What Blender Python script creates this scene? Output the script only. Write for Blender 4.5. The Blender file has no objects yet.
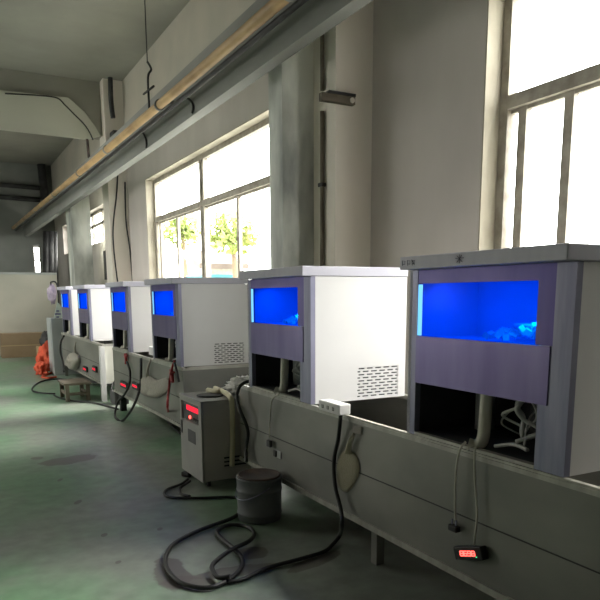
import bpy, bmesh, math, random
from mathutils import Vector, Matrix, noise
random.seed(7)
SC = bpy.context.scene
C = SC.collection
PI = math.pi

# ------------------------------------------------------------------ materials
def newmat(name):
    m = bpy.data.materials.new(name); m.use_nodes = True
    nt = m.node_tree; nt.nodes.clear()
    out = nt.nodes.new('ShaderNodeOutputMaterial')
    return m, nt, out

def N(nt, t, **kw):
    n = nt.nodes.new(t)
    for k, v in kw.items():
        if k in n.inputs: n.inputs[k].default_value = v
        else: setattr(n, k, v)
    return n

def mat(name, col, col2=None, scale=4.0, rough=.7, metal=0.0, bump=0.0, stretch=(1, 1, 1), lo=.35, hi=.7, spec=.4, detail=6):
    m, nt, out = newmat(name)
    b = N(nt, 'ShaderNodeBsdfPrincipled')
    b.inputs['Roughness'].default_value = rough; b.inputs['Metallic'].default_value = metal
    b.inputs['Specular IOR Level'].default_value = spec
    nt.links.new(b.outputs[0], out.inputs[0])
    tc = N(nt, 'ShaderNodeTexCoord'); mp = N(nt, 'ShaderNodeMapping'); mp.inputs['Scale'].default_value = stretch
    nt.links.new(tc.outputs['Object'], mp.inputs[0])
    ns = N(nt, 'ShaderNodeTexNoise'); ns.inputs['Scale'].default_value = scale; ns.inputs['Detail'].default_value = detail
    nt.links.new(mp.outputs[0], ns.inputs['Vector'])
    cr = N(nt, 'ShaderNodeValToRGB')
    cr.color_ramp.elements[0].position = lo; cr.color_ramp.elements[1].position = hi
    c2 = col2 or tuple(c * .8 for c in col)
    cr.color_ramp.elements[0].color = (*c2, 1); cr.color_ramp.elements[1].color = (*col, 1)
    nt.links.new(ns.outputs[0], cr.inputs[0]); nt.links.new(cr.outputs[0], b.inputs['Base Color'])
    if bump:
        bp = N(nt, 'ShaderNodeBump'); bp.inputs['Strength'].default_value = bump; bp.inputs['Distance'].default_value = .01
        nt.links.new(ns.outputs[0], bp.inputs['Height']); nt.links.new(bp.outputs[0], b.inputs['Normal'])
    return m

def emis(name, col, s):
    m, nt, out = newmat(name)
    e = N(nt, 'ShaderNodeEmission'); e.inputs[0].default_value = (*col, 1); e.inputs[1].default_value = s
    nt.links.new(e.outputs[0], out.inputs[0]); return m

def clearmat(name, tint, gloss=.06, rough=.05):
    m, nt, out = newmat(name)
    t = N(nt, 'ShaderNodeBsdfTransparent'); t.inputs[0].default_value = (*tint, 1)
    g = N(nt, 'ShaderNodeBsdfGlossy'); g.inputs['Roughness'].default_value = rough
    mx = N(nt, 'ShaderNodeMixShader'); mx.inputs[0].default_value = gloss
    nt.links.new(t.outputs[0], mx.inputs[1]); nt.links.new(g.outputs[0], mx.inputs[2]); nt.links.new(mx.outputs[0], out.inputs[0])
    return m

def plasticfilm(name, col, trans=.45):
    m, nt, out = newmat(name)
    t = N(nt, 'ShaderNodeBsdfTransparent'); p = N(nt, 'ShaderNodeBsdfPrincipled')
    p.inputs['Base Color'].default_value = (*col, 1); p.inputs['Roughness'].default_value = .3
    ns = N(nt, 'ShaderNodeTexNoise'); ns.inputs['Scale'].default_value = 22
    bp = N(nt, 'ShaderNodeBump'); bp.inputs['Strength'].default_value = .6; bp.inputs['Distance'].default_value = .02
    nt.links.new(ns.outputs[0], bp.inputs['Height']); nt.links.new(bp.outputs[0], p.inputs['Normal'])
    mx = N(nt, 'ShaderNodeMixShader'); mx.inputs[0].default_value = 1 - trans
    nt.links.new(t.outputs[0], mx.inputs[1]); nt.links.new(p.outputs[0], mx.inputs[2]); nt.links.new(mx.outputs[0], out.inputs[0])
    return m

M = {}
M['wall'] = mat('wall_paint', (.58, .54, .50), (.50, .465, .43), 1.6, .9, stretch=(1, 1, .5), bump=.05)
M['wall_up'] = mat('upper_wall_paint', (.50, .465, .39), (.42, .40, .34), 1.2, .9)
M['pier'] = mat('pier_plaster', (.80, .74, .66), (.70, .66, .58), 2.2, .9, stretch=(1, 1, .3))
M['reveal'] = mat('window_reveal_plaster', (.45, .42, .34), (.33, .30, .24), 3, .9)
M['ceil'] = mat('ceiling_concrete', (.34, .335, .29), (.26, .255, .225), .8, .95)
M['beamface'] = mat('roof_beam_plaster', (.56, .56, .48), (.50, .50, .43), .7, .9)
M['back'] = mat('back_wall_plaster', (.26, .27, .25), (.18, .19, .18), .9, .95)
M['steel'] = mat('grey_column_paint', (.85, .87, .80), (.17, .185, .18), 2.0, .55, stretch=(1, 1, .35), lo=.3, hi=.60)
M['crane'] = mat('grey_green_beam_paint', (.38, .38, .355), (.20, .205, .19), 1.5, .7, stretch=(1, .25, 1))
M['frame'] = mat('cream_window_paint', (.40, .37, .31), (.25, .22, .18), 9, .6, lo=.3, hi=.6)
M['yellow'] = mat('ochre_pipe_paint', (.66, .45, .22), (.42, .27, .13), 5, .5, stretch=(1, .5, 1))
M['dark'] = mat('dark_iron', (.045, .045, .045), (.02, .02, .02), 6, .6)
M['black'] = mat('black_rubber', (.018, .018, .018), (.010, .010, .010), 20, .5)
M['white'] = mat('white_enamel', (.66, .65, .65), (.61, .60, .60), 2, .4)
M['lid'] = mat('lid_darkened_white', (.50, .49, .56), (.45, .44, .52), 3, .45, metal=.0, stretch=(1, 8, 1))  # same white as the side panels, shade of the front put into its colour
M['bluetint'] = mat('glare_tint_stainless', (.125, .10, .29), (.085, .068, .23), 3, .4, metal=.3, stretch=(1, 3, .6))  # blue LED glare put into the base colour of plain stainless
M['panel'] = mat('front_panel_stainless', (.19, .165, .30), (.11, .09, .21), 2.2, .33, metal=.6, stretch=(1, 2.5, .4))  # purple cast of the blue windows put into the panel colour
M['post'] = mat('post_stainless', (.27, .27, .36), (.18, .18, .26), 4, .4, metal=.35, stretch=(1, 5, .6))  # bluish LED cast put into the post colour
M['stain'] = mat('trough_stainless', (.24, .235, .21), (.15, .15, .135), 1.7, .45, metal=.25, stretch=(1, .8, 1.4))
M['rim'] = mat('rim_stainless', (.40, .39, .35), (.28, .27, .24), 6, .4, metal=.3, stretch=(1, 3, 1))
M['inside'] = mat('machine_inside_grey', (.05, .05, .055), (.03, .03, .035), 5, .6)
M['chamber'] = mat('ice_chamber_plastic', (.70, .74, .80), (.6, .64, .72), 3, .4)
M['ice'] = mat('ice_heap', (.95, .97, 1.0), (.85, .9, .95), 25, .15, bump=.4)
M['pvc'] = mat('pale_hose_plastic', (.55, .53, .46), (.42, .40, .34), 8, .45)
M['wirewhite'] = mat('white_wire_plastic', (.55, .55, .53), (.4, .4, .38), 8, .5)
M['cream'] = mat('cream_hose_plastic', (.72, .66, .46), (.58, .53, .37), 8, .5)
M['chbody'] = mat('chiller_grey_paint', (.34, .335, .31), (.28, .275, .26), 3, .5)
M['chside'] = mat('chiller_side_paint', (.50, .47, .44), (.42, .39, .37), 2.5, .5)
M['bucket'] = mat('bucket_tin', (.17, .18, .185), (.10, .11, .115), 5, .5, metal=.2)
M['bucklid'] = mat('bucket_lid_rust', (.16, .11, .095), (.07, .06, .055), 7, .7)
M['redplastic'] = mat('red_plastic', (.45, .035, .04), (.25, .02, .025), 8, .4)
M['orange'] = mat('orange_cloth', (.75, .13, .06), (.5, .07, .03), 8, .8, bump=.4)
M['card'] = mat('cardboard', (.30, .22, .14), (.24, .17, .10), 2, .9)
M['card2'] = mat('pale_cardboard', (.46, .34, .19), (.36, .26, .14), 2, .9)
M['board'] = mat('partition_board', (.52, .50, .43), (.42, .41, .35), 1.1, .85)
M['wood'] = mat('grey_old_wood', (.22, .19, .14), (.12, .10, .075), 4, .85, stretch=(1, 4, 1))
M['panelwhite'] = mat('cream_trough_panel', (.60, .59, .53), (.5, .49, .44), 3, .5)
M['cabgrey'] = mat('cabinet_grey_paint', (.42, .44, .43), (.33, .35, .35), 2, .5)
M['paper'] = mat('pale_green_label', (.60, .68, .60), (.45, .52, .5), 10, .7)
M['purple'] = mat('lilac_plastic', (.50, .42, .52), (.3, .25, .35), 14, .6)
M['bag'] = plasticfilm('clear_plastic_bag', (.55, .53, .46), .45)
M['bagbright'] = plasticfilm('bright_plastic_bag', (.85, .84, .80), .25)
M['bagdull'] = plasticfilm('dull_plastic_bag', (.46, .43, .37), .25)
M['jug'] = plasticfilm('yellowed_jug_plastic', (.40, .36, .24), .35)
M['glass'] = clearmat('window_glass', (.97, .98, .98), .04)
M['blueglass'] = clearmat('blue_window_pane', (.0, .52, 1.0), .0012, .1)
M['strip'] = emis('blue_white_led', (.22, .68, 1.0), 1.7)
M['red_led'] = emis('red_led', (1.0, .03, .06), 1.6)
M['red_hot'] = emis('bright_red_led', (1.0, .10, .08), 5.0)
M['green_led'] = emis('green_led', (.1, 1, .4), 1.5)
M['leaf'] = mat('leaf', (.34, .36, .10), (.20, .27, .08), 1.2, .8)
M['bark'] = mat('bark', (.2, .15, .1), None, 3, .9)
M['roof'] = mat('shed_roof', (.16, .13, .11), (.11, .09, .08), 2, .9)
M['turq'] = mat('turquoise_sheet', (.05, .22, .26), (.04, .18, .22), 2, .7)
M['yard'] = mat('yard_concrete', (.4, .4, .37), None, .5, .9)
M['ink'] = mat('black_marker_ink', (.03, .03, .06), None, 5, .8)
M['socket'] = mat('socket_dark_plastic', (.07, .07, .07), None, 5, .6)

def floor_material():
    m, nt, out = newmat('green_painted_floor')
    L = nt.links.new
    b = N(nt, 'ShaderNodeBsdfPrincipled'); L(b.outputs[0], out.inputs[0])
    tc = N(nt, 'ShaderNodeTexCoord')
    def noi(s, d=6):
        n = N(nt, 'ShaderNodeTexNoise'); n.inputs['Scale'].default_value = s; n.inputs['Detail'].default_value = d
        L(tc.outputs['Object'], n.inputs['Vector']); return n
    def ramp(n, a, ca, bb, cb):
        r = N(nt, 'ShaderNodeValToRGB'); r.color_ramp.elements[0].position = a; r.color_ramp.elements[1].position = bb
        r.color_ramp.elements[0].color = (*ca, 1); r.color_ramp.elements[1].color = (*cb, 1); L(n.outputs[0], r.inputs[0]); return r
    big = ramp(noi(.55, 5), .42, (.215, .24, .205), .56, (.14, .255, .15))
    fine = ramp(noi(9, 8), .3, (.78, .78, .78), .7, (1.12, 1.12, 1.12))
    mul = N(nt, 'ShaderNodeMix'); mul.data_type = 'RGBA'; mul.blend_type = 'MULTIPLY'; mul.inputs[0].default_value = 1
    L(big.outputs[0], mul.inputs[6]); L(fine.outputs[0], mul.inputs[7])
    # scuffs
    sc = ramp(noi(2.3, 10), .60, (0, 0, 0), .72, (1, 1, 1))
    m2 = N(nt, 'ShaderNodeMix'); m2.data_type = 'RGBA'; m2.inputs[7].default_value = (.24, .24, .225, 1)
    sm = N(nt, 'ShaderNodeMath'); sm.operation = 'MULTIPLY'; sm.inputs[1].default_value = .55; L(sc.outputs[0], sm.inputs[0]); L(sm.outputs[0], m2.inputs[0])
    L(mul.outputs[2], m2.inputs[6]); cur = m2.outputs[2]
    # worn patches of bare brown screed, (x, y, half length, half width, rotation)
    wob = noi(5, 6)
    patches = [(.919, 3.113, .22, .09, -1.66), (.978, 2.95, .16, .08, -.70), (1.234, 2.98, .24, .065, -.15), (1.413, 3.18, .085, .09, -.9), (.894, 5.873, .24, .13, .20), (.633, 6.08, .05, .06, .38),
               (.72, 4.59, .02, .045, -.5), (.74, 3.85, .02, .033, -.5), (.718, 3.40, .018, .028, -.5), (1.062, 3.79, .018, .03, -.5), (.70, 5.24, .02, .05, -.5), (1.64, 2.9, .2, .05, .33)]
    for (x, y, a, c, r) in patches:
        mp = N(nt, 'ShaderNodeMapping'); mp.vector_type = 'TEXTURE'
        mp.inputs['Location'].default_value = (x, y, 0); mp.inputs['Rotation'].default_value = (0, 0, r); mp.inputs['Scale'].default_value = (a, c, 1)
        L(tc.outputs['Object'], mp.inputs[0])
        ln = N(nt, 'ShaderNodeVectorMath'); ln.operation = 'LENGTH'; L(mp.outputs[0], ln.inputs[0])
        ad = N(nt, 'ShaderNodeMath'); ad.operation = 'MULTIPLY_ADD'; ad.inputs[1].default_value = 1.6; ad.inputs[2].default_value = -.8
        L(wob.outputs[0], ad.inputs[0])
        s = N(nt, 'ShaderNodeMath'); s.operation = 'ADD'; L(ln.outputs['Value'], s.inputs[0]); L(ad.outputs[0], s.inputs[1])
        mr = N(nt, 'ShaderNodeMapRange'); mr.inputs[1].default_value = .95; mr.inputs[2].default_value = 1.08; mr.inputs[3].default_value = .8; mr.inputs[4].default_value = 0
        L(s.outputs[0], mr.inputs[0])
        mx = N(nt, 'ShaderNodeMix'); mx.data_type = 'RGBA'; mx.inputs[7].default_value = (.085, .07, .065, 1)
        L(mr.outputs[0], mx.inputs[0]); L(cur, mx.inputs[6]); cur = mx.outputs[2]
    L(cur, b.inputs['Base Color'])
    b.inputs['Roughness'].default_value = .38; b.inputs['Specular IOR Level'].default_value = .5
    bp = N(nt, 'ShaderNodeBump'); bp.inputs['Strength'].default_value = .08; bp.inputs['Distance'].default_value = .01
    L(wob.outputs[0], bp.inputs['Height']); L(bp.outputs[0], b.inputs['Normal'])
    return m
M['floor'] = floor_material()

# ------------------------------------------------------------------ mesh helpers
class MB:
    def __init__(s): s.bm = bmesh.new()
    def box(s, x0, x1, y0, y1, z0, z1, bev=0, rot=None, piv=None):
        r = bmesh.ops.create_cube(s.bm, size=1)
        vs = r['verts']
        for v in vs:
            v.co = Vector(((x0 + x1) / 2 + v.co.x * (x1 - x0), (y0 + y1) / 2 + v.co.y * (y1 - y0), (z0 + z1) / 2 + v.co.z * (z1 - z0)))
        if bev:
            es = list({e for v in vs for e in v.link_edges})
            rr = bmesh.ops.bevel(s.bm, geom=es, offset=bev, segments=2, affect='EDGES', profile=.5)
            vs = list({v for f in rr['faces'] for v in f.verts} | {v for v in vs if v.is_valid})
        if rot is not None:
            p = Vector(piv if piv else ((x0 + x1) / 2, (y0 + y1) / 2, (z0 + z1) / 2))
            for v in vs: v.co = p + rot @ (v.co - p)
        return s
    def tube(s, pts, r, seg=8, smooth=True, r2=None, closed=False):
        P = [Vector(p) for p in pts]
        if smooth and len(P) > 2: P = catmull(P)
        n = len(P); rings = []
        prev = None
        for i, p in enumerate(P):
            t = (P[min(i + 1, n - 1)] - P[max(i - 1, 0)])
            if t.length < 1e-9: t = Vector((0, 0, 1))
            t.normalize()
            if prev is None:
                a = Vector((0, 0, 1)) if abs(t.z) < .9 else Vector((1, 0, 0))
                u = t.cross(a).normalized()
            else:
                u = (prev - t * prev.dot(t))
                u = u.normalized() if u.length > 1e-6 else t.orthogonal().normalized()
            prev = u; w = t.cross(u)
            rad = r if r2 is None else r + (r2 - r) * i / (n - 1)
            rings.append([s.bm.verts.new(p + (u * math.cos(2 * PI * k / seg) + w * math.sin(2 * PI * k / seg)) * rad) for k in range(seg)])
        for a, b in zip(rings, rings[1:]):
            for k in range(seg):
                f = s.bm.faces.new((a[k], a[(k + 1) % seg], b[(k + 1) % seg], b[k])); f.smooth = True
        s.bm.faces.new(rings[0][::-1]); s.bm.faces.new(rings[-1])
        return s
    def lathe(s, prof, cx, cy, seg=32):
        rings = []
        for (r, z) in prof:
            rings.append([s.bm.verts.new((cx + r * math.cos(2 * PI * k / seg), cy + r * math.sin(2 * PI * k / seg), z)) for k in range(seg)])
        for a, b in zip(rings, rings[1:]):
            for k in range(seg):
                f = s.bm.faces.new((a[k], a[(k + 1) % seg], b[(k + 1) % seg], b[k])); f.smooth = True
        s.bm.faces.new(rings[0][::-1]); s.bm.faces.new(rings[-1])
        return s
    def prism(s, poly, axis, a, b):
        """poly: 2D outline; axis 'x': (y,z) extruded x=a..b; axis 'y': (x,z) extruded y=a..b; axis 'z': (x,y)"""
        def P(q, t):
            return {'x': (t, q[0], q[1]), 'y': (q[0], t, q[1]), 'z': (q[0], q[1], t)}[axis]
        A = [s.bm.verts.new(P(q, a)) for q in poly]; B = [s.bm.verts.new(P(q, b)) for q in poly]
        n = len(poly)
        s.bm.faces.new(A); s.bm.faces.new(B[::-1])
        for i in range(n): s.bm.faces.new((A[i], B[i], B[(i + 1) % n], A[(i + 1) % n]))
        return s
    def blob(s, c, rad, seed=0, amp=.25, freq=3., sub=4, flat=None):
        r = bmesh.ops.create_icosphere(s.bm, subdivisions=sub, radius=1)
        for v in r['verts']:
            d = v.co.normalized()
            k = 1 + amp * noise.noise(d * freq + Vector((seed * 7.1, seed, 0))) + amp * .5 * noise.noise(d * freq * 2.7 + Vector((seed, 3, 1)))
            p = Vector((d.x * rad[0] * k, d.y * rad[1] * k, d.z * rad[2] * k)) + Vector(c)
            if flat is not None and p.z < flat: p.z = flat
            v.co = p
            for f in v.link_faces: f.smooth = True
        return s
    def build(s, name, m, parent=None, loc=None):
        bmesh.ops.recalc_face_normals(s.bm, faces=s.bm.faces[:])
        me = bpy.data.meshes.new(name); s.bm.to_mesh(me); s.bm.free()
        o = bpy.data.objects.new(name, me); me.materials.append(M[m] if isinstance(m, str) else m)
        C.objects.link(o)
        if parent: o.parent = parent
        if loc: o.location = loc
        return o

def catmull(P, k=6):
    out = []
    n = len(P)
    for i in range(n - 1):
        p0 = P[max(i - 1, 0)]; p1 = P[i]; p2 = P[i + 1]; p3 = P[min(i + 2, n - 1)]
        for j in range(k):
            t = j / k
            out.append(.5 * ((2 * p1) + (-p0 + p2) * t + (2 * p0 - 5 * p1 + 4 * p2 - p3) * t * t + (-p0 + 3 * p1 - 3 * p2 + p3) * t ** 3))
    out.append(P[-1]); return out

def empty(name, loc=(0, 0, 0), label=None, cat=None, group=None):
    o = bpy.data.objects.new(name, None); C.objects.link(o); o.location = loc; o.empty_display_size = .1
    return tag(o, label, cat, group)
def tag(o, label=None, cat=None, group=None, kind=None):
    if label: o['label'] = label
    if cat: o['category'] = cat
    if group: o['group'] = group
    if kind: o['kind'] = kind
    return o
def struct(o): o['kind'] = 'structure'; return o
def kids(o): return [c for c in bpy.data.objects if c.parent == o]
def dup(o, parent=None):
    ch = kids(o); c = o.copy(); C.objects.link(c); c.parent = parent
    for k in ch: dup(k, c)
    return c

# floor points / points on planes read with the survey camera of the hall
YAW, PIT, ROL, FPX, CY, CX, HC = 0.4897984332861877, 0.1732200399666884, -0.005655162055247304, 660.4287710067705, 410.77070983986073, 298., 1.4
_F = Vector((math.sin(YAW), math.cos(YAW), 0)); _R = Vector((math.cos(YAW), -math.sin(YAW), 0)); _Z = Vector((0, 0, 1))
_fw = _F * math.cos(PIT) - _Z * math.sin(PIT); _up0 = _F * math.sin(PIT) + _Z * math.cos(PIT)
RIGHT = _R * math.cos(ROL) + _up0 * math.sin(ROL); UP = _up0 * math.cos(ROL) - _R * math.sin(ROL)
def ray(x, y): return RIGHT * (x - CX) + _fw * FPX - UP * (y - CY)
def onz(x, y, z=0.0): d = ray(x, y); return Vector((0, 0, HC)) + d * ((z - HC) / d.z)
def onX(x, y, X): d = ray(x, y); return Vector((0, 0, HC)) + d * (X / d.x)
def onY(x, y, Y): d = ray(x, y); return Vector((0, 0, HC)) + d * (Y / d.y)

# ------------------------------------------------------------------ room shell
XW, XO = 3.3, 3.56          # inner / outer face of the window wall
HT = 5.3
Y0, Y1 = -5.0, 22.0
XL = -6.0
W1 = (6.45, 11.76, 1.0, 3.385)      # y0 y1 z0 z1
W2 = (1.2, 3.545, 1.0, 3.385)
W3 = (14.75, 20.6, 2.6, 3.385)
W4 = (15.75, 17.2, 1.55, 2.1)
struct(MB().box(XL - .3, XO, Y0 - .3, Y1 + .3, -.2, 0).build('floor', 'floor'))
SK = (-3.9, -1.9, 9.5, 14.5)       # added unseen roof opening to brighten the floor
struct(MB().box(XL - .3, SK[0], Y0 - .3, Y1 + .3, HT, HT + .2).box(SK[1], XO, Y0 - .3, Y1 + .3, HT, HT + .2).box(SK[0], SK[1], Y0 - .3, SK[2], HT, HT + .2).box(SK[0], SK[1], SK[3], Y1 + .3, HT, HT + .2).build('ceiling', 'ceil'))
f = MB()
for k in range(9):
    y = SK[2] + (SK[3] - SK[2] - .06) * k / 8; f.box(SK[0], SK[1], y, y + .06, HT + .05, HT + .11)
f = struct(f.build('window_7', 'frame')); MB().box(SK[0], SK[1], SK[2], SK[3], HT + .12, HT + .13).build('pane', 'glass', f)  # bars and glass of the added roof opening
w = MB()
ys = [Y0, W2[0], W2[1], W1[0], W1[1], W3[0], W3[1], Y1]
ZS = 3.385
w.box(XW, XO, Y0, Y1, ZS, 3.75)
for a, b in ((ys[0], ys[1]), (ys[2], ys[3]), (ys[4], ys[5]), (ys[6], ys[7])): w.box(XW, XO, a, b, 0, ZS)
for a, b in ((W2[0], W2[1]), (W1[0], W1[1])): w.box(XW, XO, a, b, 0, 1.0)
w.box(XW, XO, W3[0], W3[1], 0, 2.6)
struct(w.build('wall_right', 'wall'))
struct(MB().box(XW, XO, Y0, Y1, 3.75, HT).build('wall_right_upper', 'wall_up'))
# back wall with a small window
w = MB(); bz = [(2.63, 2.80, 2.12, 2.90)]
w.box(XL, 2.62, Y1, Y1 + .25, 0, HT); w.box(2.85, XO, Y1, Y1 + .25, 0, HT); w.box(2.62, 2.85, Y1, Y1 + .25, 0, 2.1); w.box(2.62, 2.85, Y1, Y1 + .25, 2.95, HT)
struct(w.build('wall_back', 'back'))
struct(MB().box(XL, XO, Y0 - .25, Y0, 0, HT).build('wall_front', 'wall'))
# left wall of the hall with an added, unseen window for fill light
w = MB(); LW = [(11.0, 14.5)]
w.box(XL - .25, XL, Y0, Y1, 0, 1.0); w.box(XL - .25, XL, Y0, Y1, 3.0, HT)
yy = [Y0] + [v for p in LW for v in p] + [Y1]
for i in range(0, len(yy), 2): w.box(XL - .25, XL, yy[i], yy[i + 1], 1.0, 3.0)
struct(w.build('wall_left', 'wall'))
n = 5
for (a, b) in LW:
    f = MB()
    for z in (1.0, 2.2, 2.94): f.box(XL - .17, XL - .11, a, b, z, z + .06)
    k = 5
    for i in range(k + 1):
        y = a + (b - a - .06) * i / k; f.box(XL - .17, XL - .11, y, y + .06, 1.0, 3.0)
    fr = struct(f.build('window_%d' % n, 'frame')); n += 1  # added unseen window, lets in fill light
    MB().box(XL - .145, XL - .137, a, b, 1.0, 3.0).build('pane', 'glass', fr)

# piers on the window wall
def pier(name, ya, yb, x0=2.945):
    o = struct(MB().box(x0, XW + .002, ya, yb, 0, HT).build(name, 'pier'))
    return o
pier('pillar_near', 4.85, 5.21)
pier('pillar_far', 13.0, 13.5)
# steel plinth strips of reveals : head, jambs, sill
def reveal(name, W):
    y0, y1, z0, z1 = W; t = .012
    m = MB().box(XW + .003, XO - .003, y0, y1, z1 - t, z1 + .001)
    m.box(XW + .003, XO - .003, y1 - t, y1 + .001, z0, z1 - t); m.box(XW + .003, XO - .003, y0 - .001, y0 + t, z0, z1 - t)
    m.box(XW - .04, XO - .003, y0 - .03, y1 + .03, z0 - .03, z0 + t)
    return struct(m.build(name, 'reveal'))
reveal('trim_1', W1); reveal('trim_2', W2)
# window frames: heavy outer frame, centre post, transom, lower sashes
XF = 3.47
def window(name, W, posts, sashes, ztr):
    y0, y1, z0, z1 = W; y0 += .012; y1 -= .012; z0 += .012; z1 -= .012
    root = MB()
    root.box(XF - .03, XF + .05, y0, y1, z1 - .065, z1); root.box(XF - .03, XF + .05, y0, y1, z0, z0 + .06)
    root.box(XF - .03, XF + .05, y1 - .07, y1, z0 + .06, z1 - .065); root.box(XF - .03, XF + .05, y0, y0 + .07, z0 + .06, z1 - .065)
    root.box(XF - .035, XF + .05, y0 + .07, y1 - .07, ztr, ztr + .085)
    for p in posts:
        root.box(XF - .03, XF + .05, p - .085, p - .02, z0 + .06, z1 - .065)
        root.box(XF - .03, XF + .05, p + .02, p + .085, z0 + .06, z1 - .065)
        root.box(XF - .01, XF + .04, p - .02, p + .02, z0 + .06, z1 - .065)
    o = struct(root.build(name, 'frame'))
    s = MB()
    for q in sashes:
        s.box(XF + .0, XF + .045, q - .035, q + .035, z0 + .06, ztr)
    s.box(XF + .005, XF + .04, y0 + .07, y1 - .07, ztr - .025, ztr)
    s.build('sash', 'frame', o)
    MB().box(XF + .018, XF + .024, y0 + .05, y1 - .05, z0 + .04, z1 - .05).build('pane', 'glass', o)
    return o
window('window_1', W1, [9.36], [11.62 - .06, 10.62, 8.13, 7.0], 2.665)
window('window_2', W2, [], [3.36, 2.99, 2.1], 2.61)
# far window, with bars
f = MB(); y0, y1, z0, z1 = W3
for z in (z0, 3.05, z1 - .06): f.box(XF - .03, XF + .03, y0, y1, z, z + .06)
for i in range(6):
    y = y0 + (y1 - y0 - .09) * i / 5; f.box(XF - .03, XF + .03, y, y + .09, z0, z1)
o = struct(f.build('window_3', 'frame')); MB().box(XF - .003, XF + .003, y0, y1, z0, z1).build('pane', 'glass', o)
f = MB()
for z in (2.1, 2.48, 2.89): f.box(2.62, 2.85, Y1 + .08, Y1 + .14, z, z + .05)
for x in (2.62, 2.81): f.box(x, x + .04, Y1 + .08, Y1 + .14, 2.1, 2.95)
o = struct(f.build('window_4', 'frame')); MB().box(2.62, 2.85, Y1 + .105, Y1 + .112, 2.1, 2.95).build('pane', 'glass', o)

# roof beams across the hall
bm_ = struct(MB().box(XL, XW, 13.25, 13.6, 4.36, HT).build('roof_beam_far', 'ceil'))
P_ = [onY(*q, 13.2) for q in [(15, 94.5), (68, 98), (84, 112), (95, 127), (100, 136), (88, 139.5), (15, 129.5)]]
pts = [(p.x, p.z) for p in P_]
pts = [(XL, pts[0][1] - .1)] + pts[1:-1] + [(XL, 4.37)]
MB().prism(pts, 'y', 13.17, 13.25).build('haunch_plate', 'beamface', bm_)
cb = [onY(*q, 13.12) for q in [(5, 93.5), (40, 95.5), (57, 98), (65, 105), (75, 115), (84, 124), (90, 133), (93, 140)]]
MB().tube(cb, .012, 6).build('conduit', 'dark', bm_)
struct(MB().box(XL, XW, 4.87, 5.19, 4.36, HT).build('roof_beam_near', 'ceil'))

# crane runway beam along the window wall
t = empty('crane_runway_beam', (2.46, 8, 3.2), 'long grey steel runway beam running above the windows under the yellow pipe', 'beam')
def rel(mb, name, m, parent):
    o = mb.build(name, m, parent); o.matrix_parent_inverse = Matrix.Translation(-Vector(parent.location)); return o
bb = MB(); bb.box(2.385, 2.495, -3.5, 21.9, 3.175, 3.19); bb.box(2.385, 2.40, -3.5, 21.9, 3.19, 3.66); bb.box(2.385, 2.54, -3.5, 21.9, 3.66, 3.675)
rel(bb, 'beam_web', 'crane', t)
# steel columns
def column(y0, y1, xa, xb, label, group='grey steel columns under the runway beam'):
    t = empty('steel_column', ((xa + xb) / 2, y0, 0), label, 'column')
    c = MB(); zt = 3.65
    c.box(xa, xb, y0, y0 + .012, 0, zt)
    c.box(xa, xb, y1 - .012, y1, 0, zt); c.box((xa + xb) / 2 - .01, (xa + xb) / 2 + .01, y0 + .012, y1 - .012, 0, zt)
    c.box(xa, xa + .012, y0 + .012, y1 - .012, 0, zt)
    rel(c, 'shaft', 'steel', t)
    rel(MB().box(xa - .05, xb + .05, y0 - .05, y1 + .05, 0, .02), 'base_plate', 'steel', t)
    return t
t = column(5.30, 5.56, 2.69, 3.06, 'large blotchy grey steel column rising behind the second machine from the camera')
rel(MB().box(2.70, 3.05, 5.302, 5.5, 3.655, HT), 'shaft_extension', 'steel', t)
t = column(15.05, 15.66, 2.6, 3.0, 'distant grey steel column standing behind the two farthest machines')

# yellow pipe and the black pipe beneath
t = empty('yellow_pipe', (2.2, 8, 3.38), 'long ochre yellow pipe running along the front of the runway beam', 'pipe')
rel(MB().tube([(2.2, -3, 3.36), (2.2, 6.2, 3.36), (2.17, 12, 3.38), (2.10, 21.9, 3.42)], .045, 12, smooth=False), 'pipe_run', 'yellow', t)
for i, y in enumerate((1.5, 4.2, 7.15, 9.6, 11.6, 14.2, 17)):
    xx = 2.2 - max(0, y - 6.2) * .0052; zz = 3.36 + max(0, y - 6.2) * .0036
    c = MB(); c.tube([(xx, y - .02, zz), (xx, y + .02, zz)], .056, 12)
    c.box(xx, 2.386, y - .012, y + .012, zz + .03, zz + .055)
    rel(c, 'clamp', 'crane', t)
t = empty('black_pipe', (2.23, 8, 3.29), 'thin black pipe running just below the long yellow pipe', 'pipe')
rel(MB().tube([(2.26, -3, 3.30), (2.26, 6.2, 3.30), (2.235, 12, 3.32), (2.17, 21.9, 3.35)], .022, 8, smooth=False), 'pipe_run', 'dark', t)
# hook hanger above the pipe
p = Vector((2.2, 7.55, 3.41))
t = empty('pipe_hook', p, 'small dark hook hanging above the yellow pipe left of the upper window', 'hook')
h = MB().tube([(2.2, 7.55, HT), (2.2, 7.55, 3.9)], .006, 6).tube([(2.2, 7.55, 3.9), (2.23, 7.52, 3.82), (2.2, 7.55, 3.74), (2.2, 7.55, 3.44), (2.2, 7.55, 3.41)], .012, 6)
h.tube([(2.2, 7.35, 3.60), (2.2, 7.75, 3.62)], .012, 6)
rel(h, 'hook_rod', 'dark', t)
# loose conduits on the beam web
for i, (q, lab) in enumerate([([(183, 96), (190, 100), (193, 106), (192, 113)], 'curled dark cable stub on the runway beam, nearest the camera'),
                              ([(140, 130), (143, 133), (146, 140), (146, 148)], 'curled dark cable stub on the runway beam, above the left window edge')]):
    o = MB().tube([onX(a, b, 2.372) for a, b in q], .011, 6).build('cable_stub', 'dark'); tag(o, lab, 'cable')

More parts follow.
